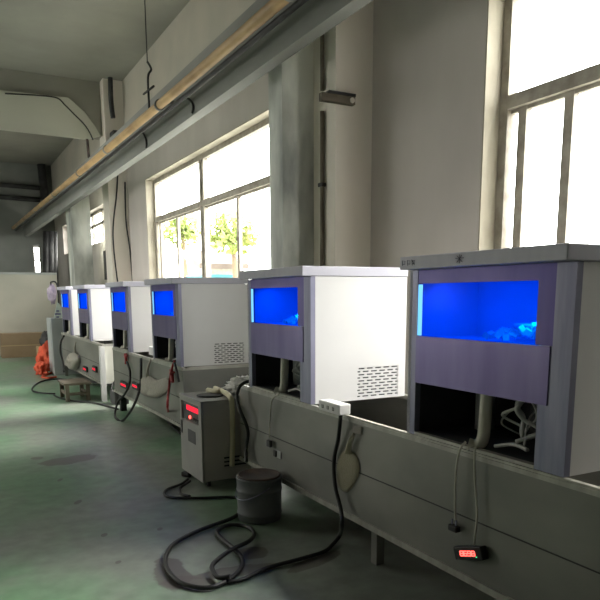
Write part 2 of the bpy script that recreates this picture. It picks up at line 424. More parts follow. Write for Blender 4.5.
# conduit by the near pier and its bracket
t = empty('wall_conduit', (2.99, 4.8, 0), 'thin brown vertical conduit on the corner of the near plaster pier', 'conduit')
rel(MB().tube([(2.925, 5.03, .02), (2.925, 5.03, 2.9)], .02, 8, smooth=False).tube([(2.925, 5.03, 3.06), (2.925, 5.03, HT)], .018, 8, smooth=False), 'pipe_run', M['wood'], t)
rel(MB().box(2.90, 2.946, 5.0, 5.06, 2.3, 2.33), 'clip', 'dark', t)
t = empty('steel_bracket', (2.8, 4.83, 2.9), 'grey horizontal steel bracket bolted between the column and plaster pier', 'bracket')
rel(MB().box(2.79, 3.10, 4.80, 4.849, 2.915, 2.975), 'angle_bar', 'wood', t)
rel(MB().tube([(3.07, 4.79, 2.945), (3.07, 4.80, 2.945)], .022, 10), 'bolt_head', 'pier', t)
rel(MB().box(2.85, 3.10, 4.79, 4.849, 2.975, 2.995), 'top_flange', 'dark', t)
# cables down the wall by the far pier
for q, lab in [([(118, 150), (117, 190), (113, 235), (118, 285)], 'slanting dark cable running down the far pier, left one'),
               ([(125, 182), (126, 220), (130, 250), (133, 285)], 'slanting dark cable running down the far pier, right one')]:
    pts = [onY(a, b, 12.96) for a, b in q]
    tag(MB().tube(pts, .014, 6).build('wall_cable', 'dark'), lab, 'cable')
# dark ducting far left
t = empty('dark_pipe_stack', (3.0, 19, 0), 'dark cluster of vertical pipes standing by the far wall corner', 'pipe stack')
st = MB()
for a, b, r in ((46, 44, .09), (50, 51, .10), (54, 56, .07)):
    p, q = onY(a, 222, 19.5), onY(b, 330, 19.5); q.z = 0; p.z = 3.15
    if p.x > 3.15: p.x = 3.15
    if q.x > 3.15: q.x = 3.15
    st = MB().tube([q, p], r, 8, smooth=False); rel(st, 'pipe', 'dark', t)
# far upper dark post and pipes
t = empty('dark_post', (1.9, 21.5, 3.2), 'dark vertical post hanging against the far wall above the yellow pipe', 'post')
p, q = onY(41, 160, 21.8), onY(45, 200, 21.8)
rel(MB().tube([(p.x, 21.8, HT - .02), q], .12, 8, smooth=False), 'post_shaft', 'dark', t)
for y_, lab in ((184, 'dark horizontal pipe across the far wall, upper one'), (196, 'dark horizontal pipe across the far wall, lower one')):
    p, q = onY(-10, y_, 21.6), onY(40, y_ + 4, 21.6)
    tag(MB().tube([p, q], .07, 8, smooth=False).build('far_pipe', 'dark'), lab, 'pipe')
t = MB().tube([onY(87, 139, 12.9), onY(89, 158, 12.9)], .024, 8, smooth=False).build('drain_stub', 'bucklid')
tag(t, 'dull red short pipe beside the end of the far roof beam', 'pipe')
t = MB().box(3.02, 3.28, 12.7, 12.98, 3.9, 4.36).build('dark_wall_slot', 'dark'); t.name = 'junction_box'
tag(t, 'dark box on the upper far pier under the roof beam', 'box')
t = MB().box(3.16, 3.298, 14.05, 14.75, 1.75, 2.35).build('switch_box', 'dark'); tag(t, 'dark switch box on the wall between the far column and pier', 'switch box')
t = MB().tube([onY(110, 70, 12.9), onY(111, 100, 12.9), onY(113, 118, 12.9)], .045, 6).build('down_pipe', 'dark'); tag(t, 'dark pipe running down the upper part of the far pier', 'pipe')

# ------------------------------------------------------------------ troughs (long tank benches)
XB, XBB, ZB, ZP = 1.856, 2.6, .771, .218
def trough(y0, y1, label, mp='stain', legs=None, endmat=None, legm='stain', legw=.05):
    t = empty('trough_bench', (2.2, (y0 + y1) / 2, 0), label, 'bench', None)
    f = MB().box(XB, XB + .015, y0, y1, ZP + .02, ZB - .03)
    rel(f, 'front_panel', mp, t)
    s = MB().box(XB - .004, XB, y0, y1, .482, .486); rel(s, 'panel_seam', 'dark', t)
    r = MB().box(XB - .006, XB + .045, y0, y1, ZB - .03, ZB - .012)
    r.box(XBB - .04, XBB, y0, y1, ZB - .03, ZB - .002); r.box(XB + .045, XBB - .04, y0, y0 + .03, ZB - .03, ZB - .002); r.box(XB + .045, XBB - .04, y1 - .03, y1, ZB - .03, ZB - .002)
    r.box(XB - .002, XB + .02, y0, y1, ZB - .012, ZB - .002)
    rel(r, 'rim', 'rim', t)
    rel(MB().box(XB - .012, XB + .03, y0, y1, ZP - .01, ZP + .02), 'lower_rail', 'rim', t)
    rel(MB().box(XBB - .015, XBB, y0, y1, ZP + .02, ZB - .03), 'back_panel', mp, t)
    rel(MB().box(XB + .03, XBB - .015, y0 + .01, y1 - .01, ZP, ZP + .02), 'tank_floor', 'inside', t)
    for ya in (y0, y1 - .015): rel(MB().box(XB + .015, XBB - .015, ya, ya + .015, ZP + .02, ZB - .03), 'end_panel', endmat or mp, t)
    for (lx, ly) in legs:
        rel(MB().box(lx, lx + legw, ly, ly + legw, 0, ZP - .01), 'leg', legm, t)
    return t
trough(.9, 4.38, 'long grey stainless trough bench nearest the camera, carrying the two largest machines', legs=[(1.9, 1.0), (1.9, 2.7), (1.9, 4.25), (2.5, 1.0), (2.5, 2.7), (2.5, 4.25)])
trough(5.66, 8.42, 'middle stainless trough bench beyond the small grey chiller, plastic bag on its front', legs=[(XB, 8.12), (2.5, 8.12), (1.9, 5.8), (2.5, 5.8)], legm='dark', legw=.07)
t3 = trough(9.02, 12.45, 'farthest trough bench with a cream end panel and white corner leg', endmat='panelwhite', legs=[(XB, 12.3), (2.5, 12.3), (2.5, 9.03)])
rel(MB().box(XB - .035, XB + .02, 8.985, 9.10, 0, ZB - .03), 'corner_leg', 'white', t3)['label'] = 'white square corner leg'

# ------------------------------------------------------------------ ice machines
WM, HM, DM = .887, .74, .677
WY0, WY1, WZ0, WZ1 = .160, .832, .449, .676
OY0, OY1, OZ0, OZ1 = .135, .810, .014, .240
VX0, VX1, VZ0, VZ1 = .322, .625, .012, .200
def machine():
    t = empty('ice_machine', (0, 0, 0), 'x', 'ice machine', 'ice machines in a row on the trough benches')
    # white cabinet shell : far side, back, top deck, floor pan, inner divider
    c = MB(); s = .02
    c.box(.0, DM, WM - .02, WM, .0, HM - .006)
    c.box(DM - .01, DM, .02, WM - .02, 0, HM - .006)
    c.box(.03, DM - .01, .02, WM - .02, HM - .02, HM - .006)
    c.build('cabinet', 'white', t)
    # near side panel with a hole for the louvre
    p = MB()
    p.box(.03, VX0, 0, .012, 0, HM - .006); p.box(VX1, DM, 0, .012, 0, HM - .006); p.box(VX0, VX1, 0, .012, VZ1, HM - .006); p.box(VX0, VX1, 0, .012, 0, VZ0)
    sp = p.build('side_panel', 'white', t)
    g = MB(); rows = 10; cols = 5; rh = (VZ1 - VZ0) / rows; cw = (VX1 - VX0) / cols
    for i in range(rows + 1):
        z = VZ0 + i * rh; g.box(VX0, VX1, .001, .006, max(VZ0, z - .0052), min(VZ1, z + .0052))
    for i in range(rows):
        off = 0 if i % 2 else .5
        for j in range(cols + 1):
            x = VX0 + (j + off) * cw
            if x > VX1: continue
            g.box(max(VX0, x - .008), min(VX1, x + .008), .001, .006, VZ0 + i * rh, VZ0 + (i + 1) * rh)
    g.build('vent_grille', 'white', sp)
    MB().box(VX0 - .02, VX1 + .02, .03, .034, VZ0, VZ1 + .02).build('vent_screen', 'inside', sp)
    # stainless front : posts, header, middle panel, sill
    f = MB()
    f.box(0, .03, OY1 + .022, WM, 0, HM - .006)          # far post
    f.build('front_post', 'post', t)
    MB().box(0, .03, 0, .082, 0, HM - .006).build('front_post', 'post', t)
    f = MB().box(.002, .03, .082, .135, 0, .45).build('inner_post', 'post', t)
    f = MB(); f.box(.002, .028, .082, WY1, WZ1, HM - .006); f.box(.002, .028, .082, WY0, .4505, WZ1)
    f.build('header_panel', 'bluetint', t)
    f = MB().box(-.003, .026, .09, WY1, OZ1, WZ0 - .001).build('front_panel', 'panel', t)
    MB().box(0, .03, .135, WY1, 0, .013).build('sill_rail', 'rim', t)
    MB().box(.03, DM - .01, .012, WM - .02, .0, .012).build('floor_pan', 'inside', t)
    # ice chamber behind the window
    ch = MB()
    a, b, z0, z1, d = WY0 - .012, WY1 + .005, WZ0 - .01, WZ1 + .01, .36
    ch.box(.03, d, a - .008, a, z0, z1); ch.box(.03, d, b, b + .008, z0, z1)
    ch.box(.03, d, a, b, z0 - .008, z0); ch.box(.03, d, a, b, z1, z1 + .008); ch.box(d, d + .008, a, b, z0, z1)
    ch = ch.build('ice_chamber', 'chamber', t)
    ev = MB().box(.24, .352, .19, .30, WZ0 + .07, WZ1 - .02)
    for k in range(6): ev.box(.225, .24, .20, .295, WZ0 + .085 + k * .02, WZ0 + .09 + k * .02)
    ev.box(.10, .34, .185, .36, WZ0 + .06, WZ0 + .068)
    ev.build('evaporator', 'chamber', t)
    ice = MB()
    random.seed(3)
    for k in range(46):
        u = random.random(); y = .18 + .34 * u; hh = .045 * (1 - u) + .012
        x = random.uniform(.05, .30); z = WZ0 + random.uniform(0, hh)
        ice.box(x, x + .024, y, y + .024, z, z + .022, rot=Matrix.Rotation(random.uniform(0, 3), 3, Vector((random.random(), random.random(), 1)).normalized()))
    tag(ice.build('ice_cubes', 'ice', t), kind='stuff')
    MB().box(.008, .014, WY0 - .006, WY1 + .006, WZ0 - .004, WZ1 + .004).build('window_pane', 'blueglass', t)
    MB().box(.003, .0075, WY1 - .026, WY1 - .002, WZ0 + .002, WZ1 - .004).build('led_strip', 'strip', t)
    # lid
    MB().box(-.056, DM + .004, -.004, WM + .004, HM - .004, HM + .051, bev=.004).build('lid', 'lid', t)
    # works in the lower bay
    MB().tube([(.06, .445, .245), (.055, .445, .15), (.05, .447, .05), (.035, .465, .018), (.012, .49, .021)], .026, 12).build('drain_pipe', 'pvc', t)
    MB().tube([(.30, .70, .42), (.30, .70, .02)], .045, 12, smooth=False).build('water_tank_pipe', 'cabgrey', t)
    b_ = MB(); random.seed(11)
    for k in range(9):
        y = random.uniform(.2, .40); x = random.uniform(.08, .2)
        pts = [(x, y, .24)]
        for j in range(4): pts.append((x + random.uniform(-.04, .05), y + random.uniform(-.05, .05), .2 - j * .045))
        b_.tube(pts, random.choice([.004, .006, .009]), 6)
    b_.tube([(.05, .38, .03), (.07, .30, .05), (.06, .22, .045)], .008, 6)
    b_.build('wire_bundle', 'wirewhite', t)
    MB().box(.35, .6, .15, .5, .013, .2, bev=.02).build('compressor', 'inside', t)
    MB().box(.44, .448, .03, WM - .03, .013, .42).build('divider', 'inside', t)
    MB().box(.031, .44, WM - .028, WM - .021, .013, .42).build('dark_side_sheet', 'inside', t)  # dark sheet added so the open lower bay looks darker
    return t
def blue_light(parent, loc, rot, size, sizey, power, name='chamber_lamp'):
    l = bpy.data.lights.new(name, 'AREA'); l.shape = 'RECTANGLE'; l.size = size; l.size_y = sizey; l.energy = power; l.color = (.0, .20, 1.0)
    o = bpy.data.objects.new(name, l); C.objects.link(o); o.parent = parent; o.location = loc; o.rotation_euler = rot
    return o
proto = machine()
blue_light(proto, (.10, .62, WZ1 + .004), (0, -.35, 0), .06, .30, 1.7)
l_ = blue_light(proto, (.05, .24, WZ0 + .12), (0, -.3, 0), .03, .14, .9, 'ice_fill'); l_.data.color = (0, .55, 1)  # extra fill lamp added to brighten the ice
spots = [(1.524, 'nearest and largest ice machine with blue window, at the right edge of the photo'),
         (3.321, 'second ice machine from the camera, white louvred side beside the power strip'),
         (5.713, 'third ice machine from the camera, louvred side shaded grey above the small chiller'),
         (7.498, 'fourth ice machine from the camera, on the far end of the middle trough'),
         (9.757, 'fifth ice machine from the camera, bright white side, on the near end of farthest trough'),
         (11.346, 'farthest ice machine, thin sliver of blue window at the end of the row')]
machines = []
for i, (y, lab) in enumerate(spots):
    o = proto if i == 0 else dup(proto)
    o.location = (XB, y, ZB); o['label'] = lab; machines.append(o)
# pen marks on the nearest lid
mk = MB()
def stroke(pts, r=.0011):
    mk.tube([(-.0575, a, b) for a, b in pts], r, 5, smooth=False)
for yy0 in (.868, .832, .800):
    stroke([(yy0, .752), (yy0 + .004, .775), (yy0 - .016, .772), (yy0 - .014, .758), (yy0, .760)])
stroke([(.805, .776), (.786, .754)])
for a, b in (((.520, .778), (.488, .752)), ((.492, .779), (.520, .752)), ((.528, .768), (.480, .768)), ((.505, .782), (.505, .748))): stroke([a, b])
mk.build('pen_marks', 'ink', machines[0])

# ------------------------------------------------------------------ small things on the benches
def cord(name, pts, r, label, cat='cable', m='black', seg=6):
    o = MB().tube(pts, r, seg).build(name, m); return tag(o, label, cat)
# power strip on the rim beside machine 2
t = empty('power_strip', (1.82, 3.02, .80), 'white power strip lying on the trough rim against the second machine', 'power strip')
y0, y1 = 2.91, 3.125
ps = MB().box(1.795, 1.868, y0, y1, .775, .832, bev=.006); rel(ps, 'strip_body', 'white', t)
for k in range(3):
    hl = MB()
    y = y0 + .05 + k * .055; hl.box(1.7935, 1.7955, y, y + .005, .795, .812); hl.box(1.7935, 1.7955, y + .014, y + .019, .795, .812)
    hl = hl.box(1.7935, 1.7955, y, y + .019, .792, .795); rel(hl, 'socket', 'socket', t)

Ps = [(1.822, 2.935, .785), (1.815, 2.93, .74), onX(338, 440, 1.83), onX(334, 460, 1.835), onX(335, 485, 1.82), onX(341, 510, 1.80), onX(342, 525, 1.78)]
g0 = onz(340, 541, .014)
Ps += [Vector((g0.x, g0.y, .05)), onz(332, 545, .014), onz(323, 552, .014), onz(300, 559, .014), onz(267, 568, .014), onz(241, 580, .014), onz(222, 582, .014)]
cord('black_cable', Ps, .011, 'thick black cable dropping from the power strip to the floor', m='black', seg=8)
# hose loop on the floor
hp = [(246, 505), (234, 517), (200, 530), (175, 543), (166, 556), (167, 568), (178, 581), (195, 587), (213, 587), (230, 579), (241, 568), (242, 558), (234, 549), (222, 539), (217, 532), (225, 526), (238, 525), (250, 528), (254, 535), (248, 544), (232, 553), (218, 563), (212, 571), (218, 580), (230, 581)]
HP = [onz(a, b, .016) for a, b in hp]
for k in (-3, -4, -5): HP[k].z = .037
HP[-6].z = .03; HP[-2].z = .03; HP[-1].z = .04
cord('floor_hose', HP, .0125, 'long black hose coiled in loops on the floor beside the bucket', 'hose', seg=8)
# machine 1 dangling cords
cord('thin_cord', [onX(466, 442, 1.835), onX(460, 449, 1.82), onX(456, 470, 1.82), onX(455, 500, 1.82), onX(455.5, 520, 1.825)], .005, 'thin pale cord hanging from the nearest machine to a black plug', m='pvc')
p = onX(453.5, 526, 1.828)
t = empty('black_plug', p, 'black mains plug dangling in front of the nearest trough, below the nearest machine', 'plug')
rel(MB().box(p.x - .014, p.x + .014, p.y - .03, p.y + .022, p.z - .022, p.z + .006, bev=.006), 'plug_body', 'black', t)
rel(MB().box(p.x - .003, p.x + .003, p.y - .018, p.y - .012, p.z + .006, p.z + .028).box(p.x - .003, p.x + .003, p.y + .006, p.y + .012, p.z + .006, p.z + .028), 'pins', 'post', t)
cord('sensor_cord', [onX(478, 446, 1.835), onX(474.5, 452, 1.82), onX(475, 480, 1.83), onX(477, 515, 1.83), onX(474, 545, 1.835)], .0045, 'thin pale sensor cord hanging down to the red display meter', m='pvc')
# red display meter
def meter(c, w, h, ang, label, lit=True, big=True):
    t = empty('display_meter', c, label, 'meter')
    t.rotation_euler = (ang, 0, 0)
    MB().box(-.015, .02, -w / 2, w / 2, -h / 2, h / 2, bev=.004).build('meter_body', 'black', t)
    d = MB(); n = 4; dw = w * .105; x = -.0175
    hh = h * .17
    for k in range(n):
        yc = w * .2 - k * w * .14
        for s_ in ('a', 'b', 'c', 'd', 'e', 'f', 'g'):
            if s_ == 'a': d.box(x, x + .002, yc - dw / 2, yc + dw / 2, hh - .002, hh + .002)
            if s_ == 'g': d.box(x, x + .002, yc - dw / 2, yc + dw / 2, -.002, .002)
            if s_ == 'd': d.box(x, x + .002, yc - dw / 2, yc + dw / 2, -hh - .002, -hh + .002)
            if s_ in 'bc' and (k != 1 or s_ == 'c'):
                z = (0, hh) if s_ == 'b' else (-hh, 0); d.box(x, x + .002, yc - dw / 2 - .002, yc - dw / 2 + .002, *z)
            if s_ in 'ef' and (k != 2 or s_ == 'f'):
                z = (0, hh) if s_ == 'f' else (-hh, 0); d.box(x, x + .002, yc + dw / 2 - .002, yc + dw / 2 + .002, *z)
    d.build('red_digits', 'red_hot', t)
    MB().box(-.0165, -.0145, -w * .33, -w * .29, -h * .3, -h * .22).build('green_lamp', 'green_led', t)
    return t
pm = (onX(455, 548, 1.83) + onX(486, 558, 1.83)) / 2
meter(pm, .165, .055, -.33, 'crooked black meter with red digits on the nearest trough front')
for (x, y, X, w, h, lab) in [(124, 385, 1.83, .30, .035, 'small meter with glowing red display at the left end of the middle trough'),
                       (135.5, 386, 1.83, .24, .035, 'dim red display meter on the middle trough, beside the plastic bag'),
                       (85, 369, 1.835, .26, .035, 'tiny red display on the farthest trough, left one'),
                       (94.5, 369, 1.835, .22, .04, 'tiny red display on the farthest trough, right one')]:
    p = onX(x, y, X); t = empty('display_meter', p, lab, 'meter')
    MB().box(-.01, .02, -w / 2, w / 2, -h / 2 - .02, h / 2 + .02).build('meter_body', 'dark', t)
    MB().box(-.012, -.01, -w * .4, w * .4, -h * .35, h * .35).build('red_display', 'red_led', t)
# machine 2 cord and plug
cord('thin_cord', [onX(279, 394, 1.835), onX(272, 400, 1.82), onX(270, 418, 1.83), onX(269.5, 438, 1.83)], .005, 'thin pale cord hanging from the second machine to a small plug', m='pvc')
p = onX(269, 443, 1.832); o = MB().box(p.x - .012, p.x + .012, p.y - .03, p.y + .02, p.z - .025, p.z + .02, bev=.006).build('black_plug', 'black'); tag(o, 'small black plug hanging on the trough below the second machine', 'plug')
p = onX(277, 454, 1.846); t = empty('wall_outlet', p, 'small dark outlet fixed to the trough front near the bucket', 'outlet')
rel(MB().box(p.x, p.x + .009, p.y - .05, p.y + .04, p.z - .025, p.z + .025, bev=.003), 'outlet_plate', 'cabgrey', t)
rel(MB().box(p.x - .012, p.x + .001, p.y + .0, p.y + .035, p.z - .02, p.z + .02, bev=.003), 'outlet_plug', 'black', t)

# yellowed jug hanging on the near trough
def hangbag(name, outline, X, thick, m, label, cat, neck=None, seed=0, tape=None):
    """outline: pixels of the bag's front outline on plane X, bulging towards the aisle"""
    t = empty(name, onX(*outline[0], X), label, cat)
    b = MB(); P_ = [onX(a, c, X) for a, c in outline]; P_ = catmull(P_ + [P_[0]], 4)[:-1]
    ctr = sum(P_, Vector()) / len(P_)
    rings = []
    for f, dx in ((1, 0), (.97, .45), (.85, .8), (.6, 1.0), (.3, 1.02)):
        ring = []
        for p in P_:
            q = ctr + (p - ctr) * f
            nn = noise.noise(Vector((q.y * 14, q.z * 14, seed))) * .3 + noise.noise(Vector((q.y * 30, q.z * 30, seed))) * .15
            ring.append(b.bm.verts.new((X - thick * (dx + nn * dx) - .002, q.y, q.z)))
        rings.append(ring)
    k = len(P_)
    for r0, r1 in zip(rings, rings[1:]):
        for j in range(k):
            fc = b.bm.faces.new((r0[j], r0[(j + 1) % k], r1[(j + 1) % k], r1[j])); fc.smooth = True
    b.bm.faces.new(rings[-1]); b.bm.faces.new(rings[0][::-1])
    rel(b, 'bag_body', m, t)
    if neck: rel(MB().tube([onX(a, c, X - .02) for a, c in neck], .02, 8, r2=.008), 'neck', m, t)
    if tape:
        p = onX(*tape, X - .004); rel(MB().box(p.x - .002, p.x + .006, p.y - .05, p.y + .03, p.z - .01, p.z + .03), 'tape', 'bagdull', t)
    return t
hangbag('water_bag', [(339, 460), (343, 452), (350, 450), (357, 456), (360, 468), (357, 480), (348, 492), (340, 488), (337, 474)], 1.853, .012, 'jug',
        'yellowed translucent water bag hanging on the nearest trough beside the black cable', 'bag', neck=[(348, 453), (350, 443), (354, 434)], seed=2, tape=(356, 431))
hangbag('water_bag', [(142, 378), (150, 376), (158, 380), (168, 378), (169, 390), (160, 397), (150, 397), (142, 392)], 1.848, .04, 'bagdull',
        'dull plastic bag hanging on the front of the middle trough', 'bag', neck=[(147, 378), (148, 368), (151, 359)], seed=5)
hangbag('water_bag', [(71, 356), (76, 352), (80, 358), (79, 366), (75, 370), (71, 364)], 1.844, .1, 'bagdull',
        'small pale plastic bag hanging on the front of the farthest trough', 'bag', neck=[(75, 355), (75, 346), (76, 342)], seed=9)
# red clips and cables on middle trough
def redclip(q, X, label):
    p = onX(*q, X); t = empty('red_valve', p, label, 'valve')
    rel(MB().tube([p + Vector((0, .02, .05)), p, p + Vector((-.01, -.04, -.06))], .018, 8).tube([p + Vector((0, -.06, .03)), p + Vector((0, .06, .01))], .012, 6), 'valve_body', 'redplastic', t)
    return t
redclip((126, 358), 1.83, 'red valve with cable on the left end of the middle trough')
redclip((172, 375), 1.83, 'red clamp hanging on the right end of the middle trough')
cord('dark_red_cable', [onX(174.5, 361, 1.83), onX(171, 372, 1.82), onX(168.5, 392, 1.8), onX(167.5, 408, 1.74), onz(170, 417, .012), onz(178, 425, .012), onz(190, 428, .012)], .012, 'dark red cable falling from the middle trough to the floor', m='redplastic')
cord('black_cable', [onX(127, 362, 1.82), onX(130, 372, 1.82), onX(129, 385, 1.81), onX(124, 395, 1.8), onX(118, 402, 1.78), onz(115, 414, .014), onz(117, 419, .014), onz(123, 420.5, .014), onX(133, 407, 1.72), onX(140, 388, 1.81), onX(141, 370, 1.82), onX(141, 358, 1.83)], .014, 'black cable sagging in a loop under the left end of the middle trough')
cord('black_cable', [onX(174, 362, 1.83), onX(177, 372, 1.82), onX(179, 382, 1.83)], .012, 'short black cable on the third machine corner')
# junk box on middle trough, between the third and fourth machines
p = onz(150, 360, ZB); t = MB().box(1.95, 2.15, 6.72, 7.1, ZB, ZB + .09, bev=.01).build('white_adapter_box', 'white'); tag(t, 'white adapter box lying on the middle trough between machines', 'box')
t.name = 'adapter_box'
# crumpled clear bag on the near trough end, clip tray
b = MB(); random.seed(5)
cen = Vector((1.985, 4.66, .70))
b.blob(cen, (.10, .13, .06), 4, .55, 3.6, 4, flat=.652)
b.blob(cen + Vector((.05, .04, .03)), (.08, .10, .05), 8, .6, 4.2, 4, flat=.652)
t = b.build('crumpled_bag', 'bagbright'); tag(t, 'crumpled clear plastic bag lying on the back of the grey chiller top', 'bag')

# ------------------------------------------------------------------ chiller
cx0, cx1, cy0, cy1, cz0, cz1 = 1.60, 2.12, 4.47, 4.95, .045, .650
t = empty('water_chiller', (1.84, 4.7, 0), 'grey wheeled chiller box with a red display standing between two troughs', 'chiller')
b = MB(); b.box(cx0 + .006, cx1, cy0 + .004, cy1, cz0, cz1 - .012, bev=.006); rel(b, 'body', 'chside', t)['label'] = 'dark grey side of the box'
b = MB()
# front fascia with a recess
ra, rb, rz0, rz1 = cy0 + .055, cy1 - .035, cz1 - .19, cz1 - .045
b.box(cx0 - .012, cx0 + .004, cy0, ra, cz0, cz1 - .012); b.box(cx0 - .012, cx0 + .004, rb, cy1, cz0, cz1 - .012)
b.box(cx0 - .012, cx0 + .004, ra, rb, cz0, rz0); b.box(cx0 - .012, cx0 + .004, ra, rb, rz1, cz1 - .012)
rel(b, 'front_panel', 'chbody', t)
rel(MB().box(cx0 + .0, cx0 + .004, ra, rb, rz0, rz1), 'display_recess', 'socket', t)
rel(MB().box(cx0 - .006, cx0 - .001, cy0 + .08, cy1 - .14, rz1 - .062, rz1 - .024), 'red_display', 'red_led', t)
q = Vector((cx0 - .003, cy1 - .22, rz0 + .035)); rel(MB().tube([q, q + Vector((-.008, 0, 0))], .014, 12), 'red_lamp', 'red_hot', t)
kk = MB()
for k in range(3): kk.tube([(cx0 - .001, cy0 + .09 + k * .045, rz0 + .03), (cx0 - .01, cy0 + .09 + k * .045, rz0 + .03)], .01, 10)
rel(kk, 'knobs', 'dark', t)
rel(MB().box(cx0 - .014, cx0 - .012, cy0 + .13, cy0 + .30, cz0 + .26, cz0 + .355), 'dark_window', 'socket', t)
rel(MB().box(cx0 - .016, cx0 - .012, cy1 - .05, cy1 - .02, cz0 + .30, cz0 + .40), 'door_handle', 'dark', t)
rel(MB().box(cx0 - .014, cx1 + .004, cy0 - .006, cy1 + .004, cz1 - .012, cz1, bev=.004), 'top_panel', 'chbody', t)
rel(MB().lathe([(.10, cz1), (.105, cz1 + .008), (.09, cz1 + .011), (.0001, cz1 + .011)], 1.75, 4.70), 'filler_cap', 'black', t)
vv = MB()
for k in range(3): vv.box(cx0 + .16, cx0 + .40, cy0 + .0005, cy0 + .004, cz0 + .10 + k * .03, cz0 + .112 + k * .03)
rel(vv, 'vent_slots', 'black', t)
for (x, y) in ((cx0 + .05, cy0 + .05), (cx0 + .05, cy1 - .05), (cx1 - .05, cy0 + .05), (cx1 - .05, cy1 - .05)):
    rel(MB().tube([(x - .012, y, .022), (x + .012, y, .022)], .022, 12, smooth=False).box(x - .02, x + .02, y - .015, y + .015, .036, .046), 'caster', 'black', t)
# cream hose draped over the chiller
cord('cream_hose', [(1.79, 4.86, cz1 + .022), (1.83, 4.72, cz1 + .022), onX(215, 388, 1.93), onz(224, 392, cz1 + .03), onY(230, 397, 4.44), onY(232, 405, 4.43), onY(232.5, 430, 4.43), onY(232, 466, 4.43)], .019, 'cream hose draped over the chiller top and down its side', 'hose', m='cream', seg=8)
for k in range(1): pass
cord('black_cable', [onX(250, 381, 1.87), onX(244, 383, 1.83), onX(239, 388, 1.80), onX(237, 398, 1.79), onX(240, 410, 1.78), onX(246, 424, 1.80), onX(248, 435, 1.82), onX(246, 448, 1.82), onX(246.5, 462, 1.80)], .012, 'thick black cable curving down the trough end behind the bucket', seg=8)
# cable with plug at chiller's foot
cord('black_cable', [onz(188, 479, .03), onz(181, 484, .012), onz(168, 489, .012), onz(164.5, 494, .012), onz(172, 497.5, .012), onz(200, 498, .012), onz(232, 497, .012), onz(246, 500, .012)], .010, 'black cable looping on the floor from the chiller foot, outer loop', seg=8)
cord('black_cable', [onz(190, 481, .03), onz(184, 485, .03), onz(180, 489, .012), onz(181, 494, .012), onz(190, 496.2, .012)], .010, 'short black cable loop by the chiller foot, inner loop', seg=8)
p = onz(186, 474, .02); t = MB().box(p.x - .02, p.x + .02, p.y - .05, p.y + .03, .001, .04, bev=.008, rot=Matrix.Rotation(.5, 3, 'Z')).build('black_plug', 'black'); tag(t, 'black plug lying on the floor at the left foot of the chiller', 'plug')
# messy cables behind chiller
for i, q in enumerate([[(165, 414), (172, 418), (178, 424), (186, 429)], [(160, 408), (168, 412), (176, 414), (186, 418), (194, 424)], [(150, 404), (163, 416), (172, 426), (181, 434)]]):
    cord('floor_cable', [onz(a, b, .012) for a, b in q], .011, ['dark cable on the floor left of the chiller, middle one', 'dark cable on the floor left of the chiller, nearest the trough', 'dark cable on the floor left of the chiller, outermost'][i])

# ------------------------------------------------------------------ bucket
bx, by, br = 1.685, 3.69, .142
t = empty('paint_bucket', (bx, by, 0), 'grey dented tin bucket with a rusty lid standing by the trough', 'bucket')
prof = [(br - .006, .0), (br - .004, .004), (br - .002, .04), (br + .002, .045), (br - .002, .052), (br, .19), (br + .004, .196), (br, .202), (br + .001, .262), (br + .006, .268), (br + .006, .275), (br - .006, .276)]
o = rel(MB().lathe(prof, bx, by, 40), 'bucket_body', 'bucket', t)
rel(MB().lathe([(br - .008, .276), (br - .004, .284), (br - .012, .290), (br - .02, .282), (.0001, .281)], bx, by, 40), 'bucket_lid', 'bucklid', t)
hd = []
for k in range(13):
    a = PI * (k / 12); hd.append((bx - (br + .011) * math.sin(a) * .98 - .0, by + (br + .011) * math.cos(a), .235 - .09 * math.sin(a)))
rel(MB().tube(hd, .003, 6), 'wire_handle', 'post', t)

# ------------------------------------------------------------------ far-left corner items
# stool
t = empty('wooden_stool', (1.55, 9.6, 0), 'low grey wooden stool on the floor in front of the farthest trough', 'stool')
sx0, sx1, sy0, sy1, sh = 1.36, 1.72, 9.2, 9.75, .25
rel(MB().box(sx0, sx1, sy0, sy1, sh - .03, sh), 'seat', 'wood', t)
for x in (sx0 + .02, sx1 - .07):
    for y in (sy0 + .02, sy1 - .07): rel(MB().box(x, x + .05, y, y + .05, 0, sh - .03), 'leg', 'wood', t)
rel(MB().box(sx0 + .03, sx0 + .05, sy0 + .07, sy1 - .07, .08, .12).box(sx1 - .06, sx1 - .04, sy0 + .07, sy1 - .07, .08, .12).box(sx0 + .07, sx1 - .07, sy0 + .03, sy0 + .05, .08, .12), 'stretcher', 'wood', t)
cord('floor_cable', [onz(a, b, .014) for a, b in [(100, 383), (80, 381), (62, 379), (50, 379.5), (40, 382), (33, 387), (33, 391), (42, 393), (55, 393.5)]], .013, 'black cable looping on the floor around the stool')
cord('floor_cable', [onz(a, b, .014) for a, b in [(54, 395), (60, 398), (75, 401), (95, 403), (118, 409)]], .012, 'black cable along the floor beneath the farthest trough')
cord('black_cable', [onX(64, 336, 1.78), onX(61, 342, 1.77), onX(60.5, 352, 1.76), onX(63, 362, 1.76), onX(64, 372, 1.74)], .016, 'black cable hanging beside the grey cabinet')
# crate under trough 3 end
t = empty('dark_crate', (1.97, 8.85, 0), 'dark ribbed crate on the floor by the white corner leg', 'crate')
c = MB().box(1.9, 2.08, 8.64, 8.92, 0.0, .17)
for k in range(5): c.box(1.905 + k * .036, 1.917 + k * .036, 8.632, 8.64, .01, .16)
rel(c, 'crate_body', 'socket', t)
cord('black_cable', [onY(118, 377, 8.7), onY(113, 384, 8.7), onY(111, 390, 8.65)], .012, 'short black cable rising from the dark crate')
